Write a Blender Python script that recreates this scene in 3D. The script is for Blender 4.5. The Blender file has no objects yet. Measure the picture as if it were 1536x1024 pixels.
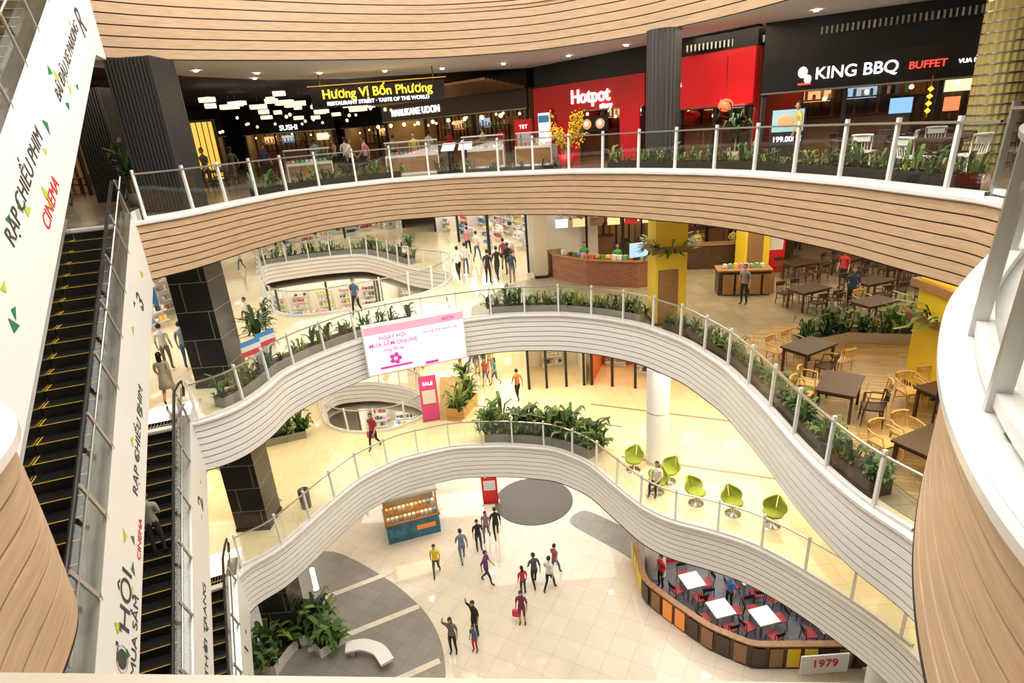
import bpy, bmesh, math, random
from mathutils import Vector, Matrix
from mathutils.geometry import tessellate_polygon
random.seed(7)
R=random.uniform
COL=bpy.context.scene.collection
def link(o,parent=None):
    COL.objects.link(o)
    if parent: o.parent=parent
    return o
def empty(name,loc=(0,0,0),rz=0):
    e=bpy.data.objects.new(name,None); e.empty_display_size=.2; e.location=loc; e.rotation_euler=(0,0,rz); return link(e)
# ---------------------------------------------------------------- materials
MC={}
def mat(name,col,rough=.5,metal=0,emit=0,noise=0,nscale=6,stretch=None,bump=0,coat=0):
    if name in MC: return MC[name]
    m=bpy.data.materials.new(name); m.use_nodes=True; nt=m.node_tree; N=nt.nodes; b=N['Principled BSDF']
    c=(*col,1); b.inputs['Base Color'].default_value=c; b.inputs['Roughness'].default_value=rough; b.inputs['Metallic'].default_value=metal
    m.diffuse_color=c
    if coat: b.inputs['Coat Weight'].default_value=coat
    if emit:
        b.inputs['Emission Color'].default_value=c; b.inputs['Emission Strength'].default_value=emit
    if noise or bump:
        t=N.new('ShaderNodeTexCoord'); mp=N.new('ShaderNodeMapping'); n=N.new('ShaderNodeTexNoise'); n.inputs['Scale'].default_value=nscale; n.inputs['Detail'].default_value=3
        if stretch: mp.inputs['Scale'].default_value=stretch
        nt.links.new(t.outputs['Object'],mp.inputs[0]); nt.links.new(mp.outputs[0],n.inputs['Vector'])
        if noise:
            r=N.new('ShaderNodeValToRGB'); r.color_ramp.elements[0].position=.3; r.color_ramp.elements[1].position=.7
            r.color_ramp.elements[0].color=(*[x*(1-noise) for x in col],1); r.color_ramp.elements[1].color=(*[min(1,x*(1+noise*.5)) for x in col],1)
            nt.links.new(n.outputs[0],r.inputs[0]); nt.links.new(r.outputs[0],b.inputs['Base Color'])
        if bump:
            bp=N.new('ShaderNodeBump'); bp.inputs['Strength'].default_value=bump; nt.links.new(n.outputs[0],bp.inputs['Height']); nt.links.new(bp.outputs[0],b.inputs['Normal'])
    MC[name]=m; return m
def tile(name,c1,c2,gr,w,h,rough=.15,off=0,mortar=.008,rot=0,vertical=False):
    if name in MC: return MC[name]
    m=bpy.data.materials.new(name); m.use_nodes=True; nt=m.node_tree; N=nt.nodes; b=N['Principled BSDF']
    g=N.new('ShaderNodeNewGeometry'); mp=N.new('ShaderNodeMapping'); mp.inputs['Rotation'].default_value=(math.radians(90) if vertical else 0,0,rot)
    k=N.new('ShaderNodeTexBrick'); k.offset=off
    k.inputs['Color1'].default_value=(*c1,1); k.inputs['Color2'].default_value=(*c2,1); k.inputs['Mortar'].default_value=(*gr,1)
    k.inputs['Scale'].default_value=1; k.inputs['Brick Width'].default_value=w; k.inputs['Row Height'].default_value=h; k.inputs['Mortar Size'].default_value=mortar
    n=N.new('ShaderNodeTexNoise'); n.inputs['Scale'].default_value=1.5; mx=N.new('ShaderNodeMixRGB'); mx.blend_type='MULTIPLY'; mx.inputs[0].default_value=.15
    L=nt.links; L.new(g.outputs['Position'],mp.inputs[0]); L.new(mp.outputs[0],k.inputs['Vector']); L.new(mp.outputs[0],n.inputs['Vector'])
    L.new(k.outputs['Color'],mx.inputs[1]); L.new(n.outputs[0],mx.inputs[2]); L.new(mx.outputs[0],b.inputs['Base Color'])
    b.inputs['Roughness'].default_value=rough; MC[name]=m; return m
def glass(name,tint=(.93,.97,.95),gl=.08):
    m=bpy.data.materials.new(name); m.use_nodes=True; nt=m.node_tree; N=nt.nodes; N.clear()
    o=N.new('ShaderNodeOutputMaterial'); t=N.new('ShaderNodeBsdfTransparent'); t.inputs[0].default_value=(*tint,1)
    g=N.new('ShaderNodeBsdfGlossy'); g.inputs['Roughness'].default_value=.03; x=N.new('ShaderNodeMixShader'); x.inputs[0].default_value=gl
    nt.links.new(t.outputs[0],x.inputs[1]); nt.links.new(g.outputs[0],x.inputs[2]); nt.links.new(x.outputs[0],o.inputs[0]); return m
WHITE=mat('white_paint',(.80,.79,.77),.4)
CEIL=mat('ceiling_white',(.82,.79,.73),.7)
LIPW=mat('ledge_white_stone',(.72,.71,.69),.25,noise=.06,nscale=3)
PANELW=mat('white_fascia_panel',(.88,.88,.87),.35)
OAK=mat('oak_fascia',(.55,.38,.235),.45,noise=.18,nscale=2.2,stretch=(1,1,14))
GROOVE=mat('groove_dark',(.03,.024,.018),.8)
BLACK=mat('black_paint',(.012,.012,.014),.5)
DARK=mat('dark_ceiling',(.02,.02,.028),.8)
STEEL=mat('stainless_steel',(.62,.62,.60),.22,1)
STEELB=mat('brushed_rail',(.55,.55,.53),.35,.9)
RUBBER=mat('black_rubber',(.015,.015,.015),.4)
STEP=mat('escalator_step',(.035,.033,.03),.4,.6)
YEL=mat('yellow_edge',(.75,.48,.04),.5)
YCOL=mat('yellow_column_paint',(.88,.62,.04),.45)
CREAM=tile('cream_tile',(.86,.75,.50),(.84,.72,.47),(.60,.51,.35),.8,.8,.06)
CREAM0=tile('ground_tile',(.81,.73,.60),(.77,.69,.56),(.56,.50,.41),.9,.9,.06,rot=.5)
GREYT=tile('grey_tile',(.30,.28,.25),(.27,.25,.23),(.18,.17,.15),.6,.6,.3,rot=.5)
CONC=tile('stone_floor',(.38,.31,.20),(.29,.24,.15),(.18,.15,.1),.6,.6,.3)
WOODF=tile('wood_plank_floor',(.58,.37,.13),(.36,.22,.07),(.12,.07,.03),1.3,.14,.35,off=.5,rot=.35,mortar=.006)
WOODF1=tile('light_plank_floor',(.62,.40,.16),(.50,.31,.12),(.2,.12,.05),1.3,.14,.35,off=.5,rot=.9,mortar=.006)
BRICK=tile('red_brick',(.36,.12,.05),(.25,.08,.035),(.30,.22,.15),.24,.08,.8,off=.5,vertical=True,mortar=.008)
BTILE=tile('black_column_tile',(.018,.018,.02),(.025,.025,.026),(.30,.27,.2),1.3,.9,.2,off=.5,vertical=True,mortar=.012)
GLASS=glass('clear_glass')
DWOOD=mat('dark_wood',(.075,.038,.02),.4,noise=.3,stretch=(1,8,1))
LWOOD=mat('light_wood',(.66,.40,.11),.4,noise=.2,stretch=(8,1,1))
MWOOD=mat('mid_wood',(.33,.17,.07),.45,noise=.25,stretch=(1,1,8))
BEIGE=mat('beige_handrail',(.50,.44,.35),.3)
SOIL=mat('soil',(.05,.035,.02),.9)
G1=mat('leaf_green',(.08,.16,.03),.5); G2=mat('leaf_dark_green',(.03,.08,.02),.5); G3=mat('leaf_lime',(.20,.26,.05),.5)
GREYP=mat('grey_planter',(.30,.28,.25),.6)
RED=mat('red_paint',(.72,.012,.02),.4)
WLIGHT=mat('warm_light_panel',(1,.72,.38),.5,emit=5)
DLIGHT=mat('downlight_glow',(1,.93,.8),.5,emit=25)
# ---------------------------------------------------------------- mesh builder
class MB:
    def __init__(s): s.v=[]; s.f=[]; s.m=[]; s.mats=[]; s.sm=[]
    def slot(s,m):
        if m not in s.mats: s.mats.append(m)
        return s.mats.index(m)
    def add(s,vs,fs,m,smooth=False):
        o=len(s.v); s.v+=[tuple(v) for v in vs]; k=m if isinstance(m,int) else s.slot(m)
        for f in fs: s.f.append([i+o for i in f]); s.m.append(k); s.sm.append(smooth)
    def box(s,c,d,m,rz=0,M=None):
        x,y,z=[q/2 for q in d]
        vs=[Vector(p) for p in((-x,-y,-z),(x,-y,-z),(x,y,-z),(-x,y,-z),(-x,-y,z),(x,-y,z),(x,y,z),(-x,y,z))]
        T=Matrix.Translation(c)@Matrix.Rotation(rz,4,'Z')
        if M is not None: T=Matrix.Translation(c)@M
        s.add([T@v for v in vs],[(0,3,2,1),(4,5,6,7),(0,1,5,4),(1,2,6,5),(2,3,7,6),(3,0,4,7)],m)
    def cyl(s,c,r,h,m,seg=16,r2=None,flute=0):
        r2=r if r2 is None else r2; n=seg; vs=[]
        for zz,rr in((0,r),(h,r2)):
            for i in range(n):
                a=2*math.pi*i/n; q=rr-(flute if i%2 else 0)
                vs.append((c[0]+q*math.cos(a),c[1]+q*math.sin(a),c[2]+zz))
        s.add(vs,[(i,(i+1)%n,n+(i+1)%n,n+i) for i in range(n)],m,smooth=not flute)
        s.add(vs,[list(range(n))[::-1],list(range(n,2*n))],m)
    def lathe(s,c,prof,m,seg=16):
        vs=[]; n=seg
        for r,z in prof:
            for i in range(n):
                a=2*math.pi*i/n; vs.append((c[0]+r*math.cos(a),c[1]+r*math.sin(a),c[2]+z))
        s.add(vs,[(k*n+i,k*n+(i+1)%n,(k+1)*n+(i+1)%n,(k+1)*n+i) for k in range(len(prof)-1) for i in range(n)],m,True)
    def tube(s,pts,r,m,seg=6):
        pts=[Vector(p) for p in pts]; vs=[]; n=seg
        for i,p in enumerate(pts):
            t=(pts[min(i+1,len(pts)-1)]-pts[max(i-1,0)]).normalized()
            ref=Vector((0,0,1)) if abs(t.z)<.9 else Vector((1,0,0))
            a=t.cross(ref).normalized(); b=t.cross(a)
            rr=r[i] if isinstance(r,(list,tuple)) else r
            for k in range(n):
                q=2*math.pi*k/n; vs.append(p+a*math.cos(q)*rr+b*math.sin(q)*rr)
        s.add(vs,[(j*n+k,j*n+(k+1)%n,(j+1)*n+(k+1)%n,(j+1)*n+k) for j in range(len(pts)-1) for k in range(n)]+[list(range(n)),[len(pts)*n-1-k for k in range(n)]],m,True)
    def sphere(s,c,r,m,seg=12,keep=None):
        r=(r,r,r) if not isinstance(r,tuple) else r; rows=seg//2+1; vs=[]
        for j in range(rows+1):
            p=math.pi*j/rows
            for i in range(seg):
                a=2*math.pi*i/seg; vs.append((r[0]*math.sin(p)*math.cos(a),r[1]*math.sin(p)*math.sin(a),r[2]*math.cos(p)))
        fs=[(j*seg+i,(j+1)*seg+i,(j+1)*seg+(i+1)%seg,j*seg+(i+1)%seg) for j in range(rows) for i in range(seg)]
        if keep: fs=[f for f in fs if keep(sum((Vector(vs[i]) for i in f),Vector())/4)]
        s.add([(x+c[0],y+c[1],z+c[2]) for x,y,z in vs],fs,m,True)
    def quad(s,a,b,c,d,m): s.add([a,b,c,d],[(0,1,2,3)],m)
    def sweep(s,path,prof,mats,z,closed=False,var=None,smooth=False):
        nrm=normals(path,closed); n=len(path); k=len(prof); vs=[]; acc=0
        for i,(x,y) in enumerate(path):
            if i: acc+=math.dist(path[i],path[i-1])
            for j,(o,h) in enumerate(prof):
                if var: o+=var(j/(k-1),acc)
                vs.append((x+nrm[i][0]*o,y+nrm[i][1]*o,z+h))
        o=len(s.v); s.v+=vs
        for i in range(n if closed else n-1):
            i2=(i+1)%n
            for j in range(k-1):
                s.f.append([o+i*k+j,o+i2*k+j,o+i2*k+j+1,o+i*k+j+1]); s.m.append(s.slot(mats[j] if isinstance(mats,list) else mats)); s.sm.append(smooth)
    def obj(s,name,loc=(0,0,0),rz=0,parent=None,bevel=0):
        me=s.mesh(name); o=bpy.data.objects.new(name,me); o.location=loc; o.rotation_euler=(0,0,rz)
        if bevel:
            b=o.modifiers.new('Bevel','BEVEL'); b.width=bevel; b.segments=2; b.limit_method='ANGLE'
        return link(o,parent)
    def mesh(s,name):
        me=bpy.data.meshes.new(name); me.from_pydata(s.v,[],s.f)
        for m in s.mats: me.materials.append(m)
        me.polygons.foreach_set('material_index',s.m); me.polygons.foreach_set('use_smooth',s.sm); me.update(); return me
def inst(name,me,loc,rz=0,sc=1):
    o=bpy.data.objects.new(name,me); o.location=loc; o.rotation_euler=(0,0,rz); o.scale=(sc,sc,sc); return link(o)
def normals(path,closed=False):
    n=len(path); out=[]
    for i in range(n):
        a=path[(i-1)%n] if closed or i>0 else path[i]; b=path[(i+1)%n] if closed or i<n-1 else path[i]
        tx,ty=b[0]-a[0],b[1]-a[1]; l=math.hypot(tx,ty) or 1; out.append((ty/l,-tx/l))
    return out
def offset(path,d,closed=False): return [(p[0]+n[0]*d,p[1]+n[1]*d) for p,n in zip(path,normals(path,closed))]
def resample(pts,step,closed=False):
    pts=list(pts)+([pts[0]] if closed else []); out=[pts[0]]; L=[0]
    for a,b in zip(pts,pts[1:]): L.append(L[-1]+math.dist(a,b))
    n=max(2,int(L[-1]/step)); out=[]; k=0
    for i in range(n+(0 if closed else 1)):
        t=L[-1]*i/n
        while k<len(L)-2 and L[k+1]<t: k+=1
        f=(t-L[k])/((L[k+1]-L[k]) or 1); a,b=pts[k],pts[k+1]; out.append((a[0]+(b[0]-a[0])*f,a[1]+(b[1]-a[1])*f))
    return out
def smooth(pts,step=.15,it=40,closed=False):
    p=resample(pts,step,closed); n=len(p)
    for _ in range(it):
        q=list(p)
        for i in range(n):
            if not closed and i in(0,n-1): continue
            a=p[(i-1)%n]; b=p[(i+1)%n]; q[i]=((a[0]+2*p[i][0]+b[0])/4,(a[1]+2*p[i][1]+b[1])/4)
        p=q
    return p
def slab(name,outer,holes,z,m,flip=False):
    polys=[[Vector((x,y,0)) for x,y in outer]]+[[Vector((x,y,0)) for x,y in h] for h in holes]
    tris=tessellate_polygon(polys); vs=[(v.x,v.y,z) for p in polys for v in p]
    b=MB(); b.add(vs,[tuple(t) for t in tris],m); o=b.obj(name)
    bm=bmesh.new(); bm.from_mesh(o.data); bmesh.ops.recalc_face_normals(bm,faces=bm.faces)
    for f in bm.faces:
        if (f.normal.z<0)!=flip: f.normal_flip()
    bm.to_mesh(o.data); bm.free(); return o
# ---------------------------------------------------------------- plan curves (metres)
Z=[0,5.5,11.0,16.5,22.0]; EYE=18.1
E3=[(-8.9,15.1),(-8.5,15.6),(-8.2,16.5),(-7.8,18.2),(-7.1,20.1),(-6.3,21.3),(-4.2,22.5),(-1.7,22.5),(0,21.8),(2.3,20.6),(4.1,18.8),(5.6,16.8),(6.4,15.2),(6.9,13.4),(7.2,12.2),(7.3,11.0),(7.4,10.0),(7.5,9.2)]
NR3=[(7.3,8.2),(6.6,7.3),(5.8,6.5),(4.95,5.75),(4.1,4.95),(3.6,4.45),(3.1,3.85),(2.62,3.2),(2.25,2.6),(2.0,2.1),(1.82,1.65),(1.75,1.1),(1.8,.6),(1.7,.2)]
NEAR=[(1.3,.12),(.6,.2),(-.6,.33),(-1.3,.5),(-2.0,1.2),(-2.6,2.0),(-2.9,2.6),(-3.05,3.1),(-3.3,3.5)]
LEFT=[(-4.6,4.5),(-5.9,6.1),(-6.9,7.4),(-8.3,7.2),(-10.0,7.0),(-12.3,13.5),(-9.75,14.4),(-9.0,14.66)]
E2=[(-8.8,14.7),(-8.1,15.3),(-7.7,16.5),(-7.6,17.9),(-6.8,19.3),(-5.5,20.8),(-3.8,21.7),(-1.7,22.2),(-.1,22.4),(2.0,22.0),(3.4,21.2),(4.7,20.0),(5.7,18.1),(6.2,15.8),(6.25,13.6),(6.2,12.2),(6.15,11.2),(6.2,9.9),(6.3,9.0),(6.6,8.2)]
NR2=[(6.7,7.5),(6.3,6),(5.3,4.5),(4,3),(2.8,1.5),(1.5,.7)]
E1=[(-9.1,15.3),(-8.3,15.9),(-7.8,16.9),(-7.2,18.3),(-6.4,19.9),(-5.0,21.2),(-2.8,21.9),(-.6,21.7),(1.4,21.1),(2.6,19.9),(3.4,18.1),(4.0,16.8),(4.7,16.0),(5.8,15.4),(6.8,14.7),(7.6,13.7),(8.3,12.5),(8.8,11.5),(9.1,10.6)]
NR1=[(9.2,9),(8.5,6.5),(6.5,4),(4,2),(2,.8)]
E4=[(-11.0,16.0),(-10.3,17.0),(-9.1,18.5),(-6.9,20.1),(-4.7,21.5),(-1.8,22.8),(1.5,22.9),(4.6,21.0),(6.5,18.3),(7.3,16.5),(8.2,13),(8.5,9),(8,4.5),(5.5,1),(0,-.6),(-5,-.5),(-9,2.5),(-12.8,8),(-13,13.6)]
V2=[(-15.1,36.2),(-13.8,36.8),(-11.9,37.5),(-9.3,37.6),(-7.5,35.5),(-5.6,32.7),(-4.0,31.2),(-2.9,30.4),(-3.0,28.4),(-3.8,26.8),(-5.0,26.0),(-6.6,25.2),(-8.2,24.5),(-9.4,24.5),(-10.6,25.6),(-12.4,29.2)]
V1=[(-10.2,27.8),(-9.9,29.4),(-7.7,29.4),(-5.4,28.2),(-4.3,26.4),(-4.4,24.9),(-5.7,23.9),(-7.4,23.8),(-8.9,24.7)]
OUT=[(-24,-6),(22,-6),(22,50),(-24,50)]
loops={3:smooth(E3+NR3+NEAR+LEFT,.12,10,True),2:smooth(E2+NR2+NEAR+LEFT,.14,14,True),1:smooth(E1+NR1+NEAR+LEFT,.14,14,True),4:smooth(E4,.2,30,True)}
v2=smooth(V2,.2,14,True); v1=smooth(V1,.2,14,True)
holes={3:[],2:[v2],1:[v1],4:[]}
# ---------------------------------------------------------------- floors / ceilings / fascias
slab('floor_ground',OUT,[],0,CREAM0)
slab('floor_level_one',OUT,[loops[1],v1],Z[1],CREAM)
slab('floor_level_two',OUT,[loops[2],v2],Z[2],CREAM)
slab('floor_level_three',OUT,[loops[3]],Z[3],mat('dark_stone_floor',(.20,.15,.10),.25,noise=.2))
for k,dp in((1,1.55),(2,1.55),(3,1.45)):
    slab('ceiling_%s'%['','ground','level_one','level_two'][k],OUT,[offset(loops[k],-.2,True)]+[offset(h,-.2,True) for h in holes[k]],Z[k]-dp,CEIL,True)
ring=[(-24,17),(-12.2,17),(-11.3,18.3),(-10.5,22.5),(-8.9,25.7),(-6.2,27.7),(-1.1,28.4),(2.2,29.2),(22,29.2),(22,-6),(-24,-6)]
slab('ceiling_level_three',ring,[offset(loops[4],-.1,True)],20.5,CEIL,True)
slab('ceiling_restaurants',[(-24,16.9),(-12.1,16.9),(-11.2,18.3),(-10.4,22.5),(-8.8,25.6),(-6.1,27.6),(-1.1,28.3),(2.2,29.1),(22,29.1),(22,50),(-24,50)],[],20.75,DARK,True)
b=MB(); b.sweep([(-24,17),(-12.2,17),(-11.3,18.3),(-10.5,22.5),(-8.9,25.7),(-6.2,27.7),(-1.1,28.4),(2.2,29.2)],[(0,0),(0,.3)],CEIL,20.5); b.obj('trim_ceiling_step')
slab('floor_level_four',OUT,[loops[4]],Z[4],CREAM)
slab('roof',OUT,[],27.2,WHITE,True)
def fasc(name,loop,z,h,face,ng,rec,amp,lip=LIPW,depth=.04,gw=.03):
    prof=[(-.16,.005),(-.15,.05),(.05,.05),(.07,.03),(.07,-.03),(.03,-.06)]; mt=[lip]*5
    z0=-.08; H=h-.10
    prof.append((.0,z0)); mt.append(GROOVE)
    for g in range(ng):
        t0=g/ng; t1=(g+1)/ng
        o=lambda t:-rec*t*t
        za=z0-H*t0; zb=z0-H*t1
        prof+=[(o(t0),za-.0001),(o(t1),zb+gw),(o(t1)-depth,zb+gw-.001),(o(t1)-depth,zb)]
        mt+=[face,face,GROOVE,GROOVE]
    prof+=[(-rec,z0-H),(-rec-.3,-h)]; mt+=[GROOVE,CEIL]
    b=MB(); b.sweep(loop,prof,mt,z,True,var=(lambda t,s:amp*math.sin(math.pi*t)*math.sin(s*.28)) if amp else None); return b.obj(name)
fasc('balcony_fascia_oak',loops[3],Z[3],1.45,OAK,7,.0,.03,gw=.028)
fasc('balcony_fascia_white',loops[2],Z[2],1.55,PANELW,7,.03,.06)
fasc('balcony_fascia_white',loops[1],Z[1],1.55,PANELW,7,.03,.06)
fasc('balcony_fascia_white',v2,Z[2],1.1,PANELW,4,.1,0)
fasc('balcony_fascia_white',v1,Z[1],1.1,PANELW,4,.1,0)
fasc('balcony_fascia_oak',loops[4],Z[4]+1.0,2.5,OAK,9,.1,.05)
nr=smooth([(7.5,9.2)]+NR3[:-1],.12,10)
b=MB(); b.sweep(nr,[(.02,.055),(-.42,.055),(-.42,.0)],LIPW,Z[3]); b.obj('ledge_stone')
# walls
b=MB(); b.box((-1,50.1,13.5),(46,.2,27),mat('back_wall',(.10,.08,.07),.7)); b.obj('wall_back')
b=MB(); b.box((-24.1,22,13.5),(.2,56,27),mat('side_wall',(.38,.33,.28),.7)); b.obj('wall_left')
b=MB(); b.box((22.1,22,13.5),(.2,56,27),MC['side_wall']); b.obj('wall_right')
b=MB(); b.box((-1,-6.1,13.5),(46,.2,27),MC['side_wall']); b.obj('wall_front')
def zone(name,pts,z,m): return slab(name,pts,[],z,m)
sec=[p for p in smooth(E2,.2,14) ]; sec=offset(sec,-.4); sec=[p for p in sec if p[0]>-1.6 or p[1]<14 and p[0]>0]
zone('floor_food_court',sec+[(22,8.2),(22,49.5),(1.5,49.5),(1.5,28.5),(-.1,27),(-1.6,24)],Z[2]+.012,CONC)
zone('floor_dining_deck',[(6.9,17.6),(9.0,19.0),(12,18.6),(15,17.0),(21.5,14),(21.5,8.4),(7.4,8.4),(7.0,12)],Z[2]+.024,WOODF)
zone('floor_plank_zone',[(-4.0,24.6),(-2.6,24.2),(-2.3,26.5),(-3.0,29.4),(-4.1,29.6),(-3.8,26.6)],Z[1]+.012,WOODF1)
g0=smooth([(-11.5,22.6),(-10.0,22.8),(-9.1,22.8),(-7.5,21.7),(-5.6,20.1),(-4.2,18.5),(-3.5,17.1),(-3.2,15.6),(-3.2,12)],.3,6)
zone('floor_grey_zone',g0+[(-12,12)],.008,GREYT)
b=MB()
for (x0,y0,x1,y1) in((-9.9,19.2,-6.1,21.0),(-8.6,17.1,-4.6,18.9),(-7.0,14.6,-3.5,16.2)):
    dx,dy=x1-x0,y1-y0; l=math.hypot(dx,dy); nx,ny=-dy/l*.13,dx/l*.13
    b.quad((x0-nx,y0-ny,.016),(x1-nx,y1-ny,.016),(x1+nx,y1+ny,.016),(x0+nx,y0+ny,.016),CREAM0)
b.obj('floor_white_stripes')
zone('floor_grey_band',smooth([(1.9,23.6),(2.9,24.6),(4.9,22.6),(6.5,20),(4.9,20.0),(4.3,21.0),(3.2,22.2)],.3,4,True),.008,GREYT)
b=MB(); b.cyl((.5,25.5,.0),2.0,.03,mat('dark_mat',(.10,.095,.085),.6),40); b.obj('round_floor_mat')
b=MB()
for (x0,y0,x1,y1) in((-13.9,22.5,-9.1,18.9),(-11.5,27.5,-10.4,26.6),(3.5,25,10,22),(4,20.2,9.5,17.8),(-2,25.8,4.5,22.6)):
    dx,dy=x1-x0,y1-y0; l=math.hypot(dx,dy); nx,ny=-dy/l*.06,dx/l*.06
    b.quad((x0-nx,y0-ny,5.508),(x1-nx,y1-ny,5.508),(x1+nx,y1+ny,5.508),(x0+nx,y0+ny,5.508),GREYT)
b.obj('floor_grey_stripes')
# ---------------------------------------------------------------- railings
def railing(name,path,z,h=1.15,post=1.3,curb=True,rw=.025,rm=None,ph=.1,pm=None,pw=.07):
    b=MB(); p=resample(path,.15); nr=normals(p); rm=rm or STEELB
    k=max(1,round(post/.15))
    b.sweep(p,[(-rw,h-.02),(rw,h-.02),(rw,h+.02),(-rw,h+.02),(-rw,h-.02)],rm,z)
    if curb: b.sweep(p,[(-.05,.04),(-.05,.12),(.05,.12),(.05,.04)],LIPW,z)
    for i in range(0,len(p),k):
        x,y=p[i]; a=math.atan2(nr[i][1],nr[i][0])
        M=Matrix.Rotation(a,4,'Z')@Matrix.Rotation(-.05,4,'Y')
        b.box((x,y,z+h/2+ph/2),(pw,.06,h+ph),pm or WHITE,M=M)
        j=min(i+k,len(p)-1)
        for q in range(i,j):
            (x0,y0),(x1,y1)=p[q],p[q+1]
            b.quad((x0,y0,z+.1),(x1,y1,z+.1),(x1,y1,z+h-.02),(x0,y0,z+h-.02),GLASS)
    return b.obj(name)
railing('balcony_railing',offset(smooth(E3,.15,10),-.08),Z[3])
railing('balcony_railing',offset(nr,-.17),Z[3]+.05,1.28,1.2,pm=STEELB,pw=.09)
railing('balcony_railing',[(1.65,.163),(-1.5,.475)],Z[3]-.023,1.165,3.1,rw=.04,rm=BEIGE,ph=0)
railing('balcony_railing',offset(smooth(E2,.15,14),-.08),Z[2])
railing('balcony_railing',offset(smooth(E1,.15,14),-.08),Z[1])
railing('balcony_railing',offset(v2+[v2[0]],-.08),Z[2]); railing('balcony_railing',offset(v1+[v1[0]],-.08),Z[1])
# ---------------------------------------------------------------- escalators
T=Vector((-9.75,14.4)); D=Vector((-.329,.944)); RT=Vector((.944,.329)); HL=9.53; SL=5.5/HL; ANG=math.atan2(D.y,D.x)-math.pi/2
LIME=mat('bunting_lime',(.45,.62,.05),.6); DGR=mat('bunting_green',(.01,.20,.08),.6); TXT=mat('panel_text_grey',(.05,.05,.055),.6); TXR=mat('panel_text_red',(.6,.03,.03),.6)
def esc_mesh(truss=1.6):
    b=MB(); n=27; run=HL/n; rise=5.5/n
    for i in range(-2,n+3):
        zc=min(max(i,0),n)*rise; y=i*run
        b.box((0,y+run/2,zc-.1+0),(.98,run-.012,.2),STEP)
        b.box((0,y+.01,zc+.003),(.98,.022,.008),YEL)
        for sx in(-.475,.475): b.box((sx,y+run/2,zc+.003),(.02,run-.02,.008),YEL)
        for q in range(12): b.box((-.44+q*.08,y+run/2,zc+.004),(.02,run-.05,.008),RUBBER)
    PL=[(-.9,0),(0,0),(HL,5.5),(HL+.9,5.5)]
    for sx in(-1,1):
        def strip(x0,h0,x1,h1,m):
            for (ya,za),(yb,zb) in zip(PL,PL[1:]):
                b.quad((sx*x0,ya,za+h0),(sx*x0,yb,zb+h0),(sx*x1,yb,zb+h1),(sx*x1,ya,za+h1),m)
        strip(.5,-.15,.5,.28,STEEL); strip(.5,.28,.60,.33,STEEL); strip(.60,.33,.60,.95,GLASS); strip(.60,.33,.82,.30,STEEL)
        strip(.82,.30,.82,-truss,PANELW)
        hr=[(sx*.6,-.9,.55),(sx*.6,-1.12,.62),(sx*.6,-1.15,.8),(sx*.6,-1.0,.95),(sx*.6,-.6,1.0),(sx*.6,0,1.03),(sx*.6,HL,6.53),(sx*.6,HL+.7,6.5),(sx*.6,HL+1.1,6.42),(sx*.6,HL+1.15,6.2),(sx*.6,HL+.9,6.05)]
        b.tube(hr,.04,RUBBER,8)
        y=.2
        while y<HL:
            zz=y*SL; M=Matrix.Rotation(math.radians(30),4,'X')
            b.box((sx*.80,y-.25,zz+.72),(.03,.07,1.0),STEELB,M=M)
            b.box((sx*.80,y+.0,zz+.28),(.05,.05,.12),STEEL)
            y+=1.15
        strip(.80,.42,.80,1.1,GLASS)
        b.tube([(sx*.8,0,1.12),(sx*.8,HL,6.62)],.022,STEELB,6)
    for (ya,za),(yb,zb) in zip(PL,PL[1:]): b.quad((-.82,ya,za-truss),(.82,ya,za-truss),(.82,yb,zb-truss),(-.82,yb,zb-truss),PANELW)
    for y0,z0 in((-1.2,0),(HL+1.2,5.5)): b.box((0,y0,z0+.012),(1.7,1.2,.02),STEEL)
    return b.mesh('escalator_body')
em=esc_mesh(); emt=esc_mesh(1.75)
def textobj(body,size,m,M,parent=None,name='lettering',ext=.012,align='CENTER',bold=0):
    c=bpy.data.curves.new(name,'FONT'); c.body=body; c.size=size; c.extrude=ext; c.align_x=align; c.align_y='CENTER'; c.offset=bold; c.materials.append(m)
    o=bpy.data.objects.new(name,c); link(o,parent); o.matrix_local=M; return o
def escalator(zb,lat,me,labels=()):
    B=T-D*HL+RT*lat
    e=empty('escalator',(B.x,B.y,zb),ANG)
    o=bpy.data.objects.new('body',me); link(o,e)
    xa=Vector((0,1,SL)).normalized(); za=Vector((1,0,0)); ya=za.cross(xa)
    def M(y,h): 
        m=Matrix((xa,ya,za)).transposed().to_4x4(); m.translation=Vector((.825,y,y*SL+h)); return m
    for body,size,mm,y,h in labels: textobj(body,size,mm,M(y,h),e,'panel_text',.004)
    if labels:
        b=MB(); rr=random.Random(int(zb)+3)
        for q in range(16):
            y=rr.uniform(.5,HL-.5); h=rr.uniform(-.25,-1.3); s=rr.uniform(.08,.16); a=rr.uniform(0,6)
            z=y*SL+h
            b.add([(.826,y+s*math.cos(a+k),z+s*math.sin(a+k)) for k in(0,1.6,3.4)],[(0,1,2)],LIME if q%2 else DGR)
        o=b.obj('bunting_print',parent=e)
    return e
escalator(Z[2],0,em,[('RẠP CHIẾU PHIM',.34,TXT,5.0,-1.0),('CINEMA',.22,TXR,3.4,-1.35),('3',.7,TXT,8.0,-.7),('CƠ HỘI',.6,TXT,1.6,-.8),('MUA SẮM',.3,TXT,1.9,-1.3)])
escalator(Z[1],0,em,[('THỜI TRANG',.36,TXT,5.3,-.85),('2',.7,TXT,8.0,-.7),('FASHION',.26,TXT,3.2,-1.1)])
escalator(0,0,em,[('ẨM THỰC',.42,TXT,5.5,-.75),('1',.75,TXT,8.2,-.6)])
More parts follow.
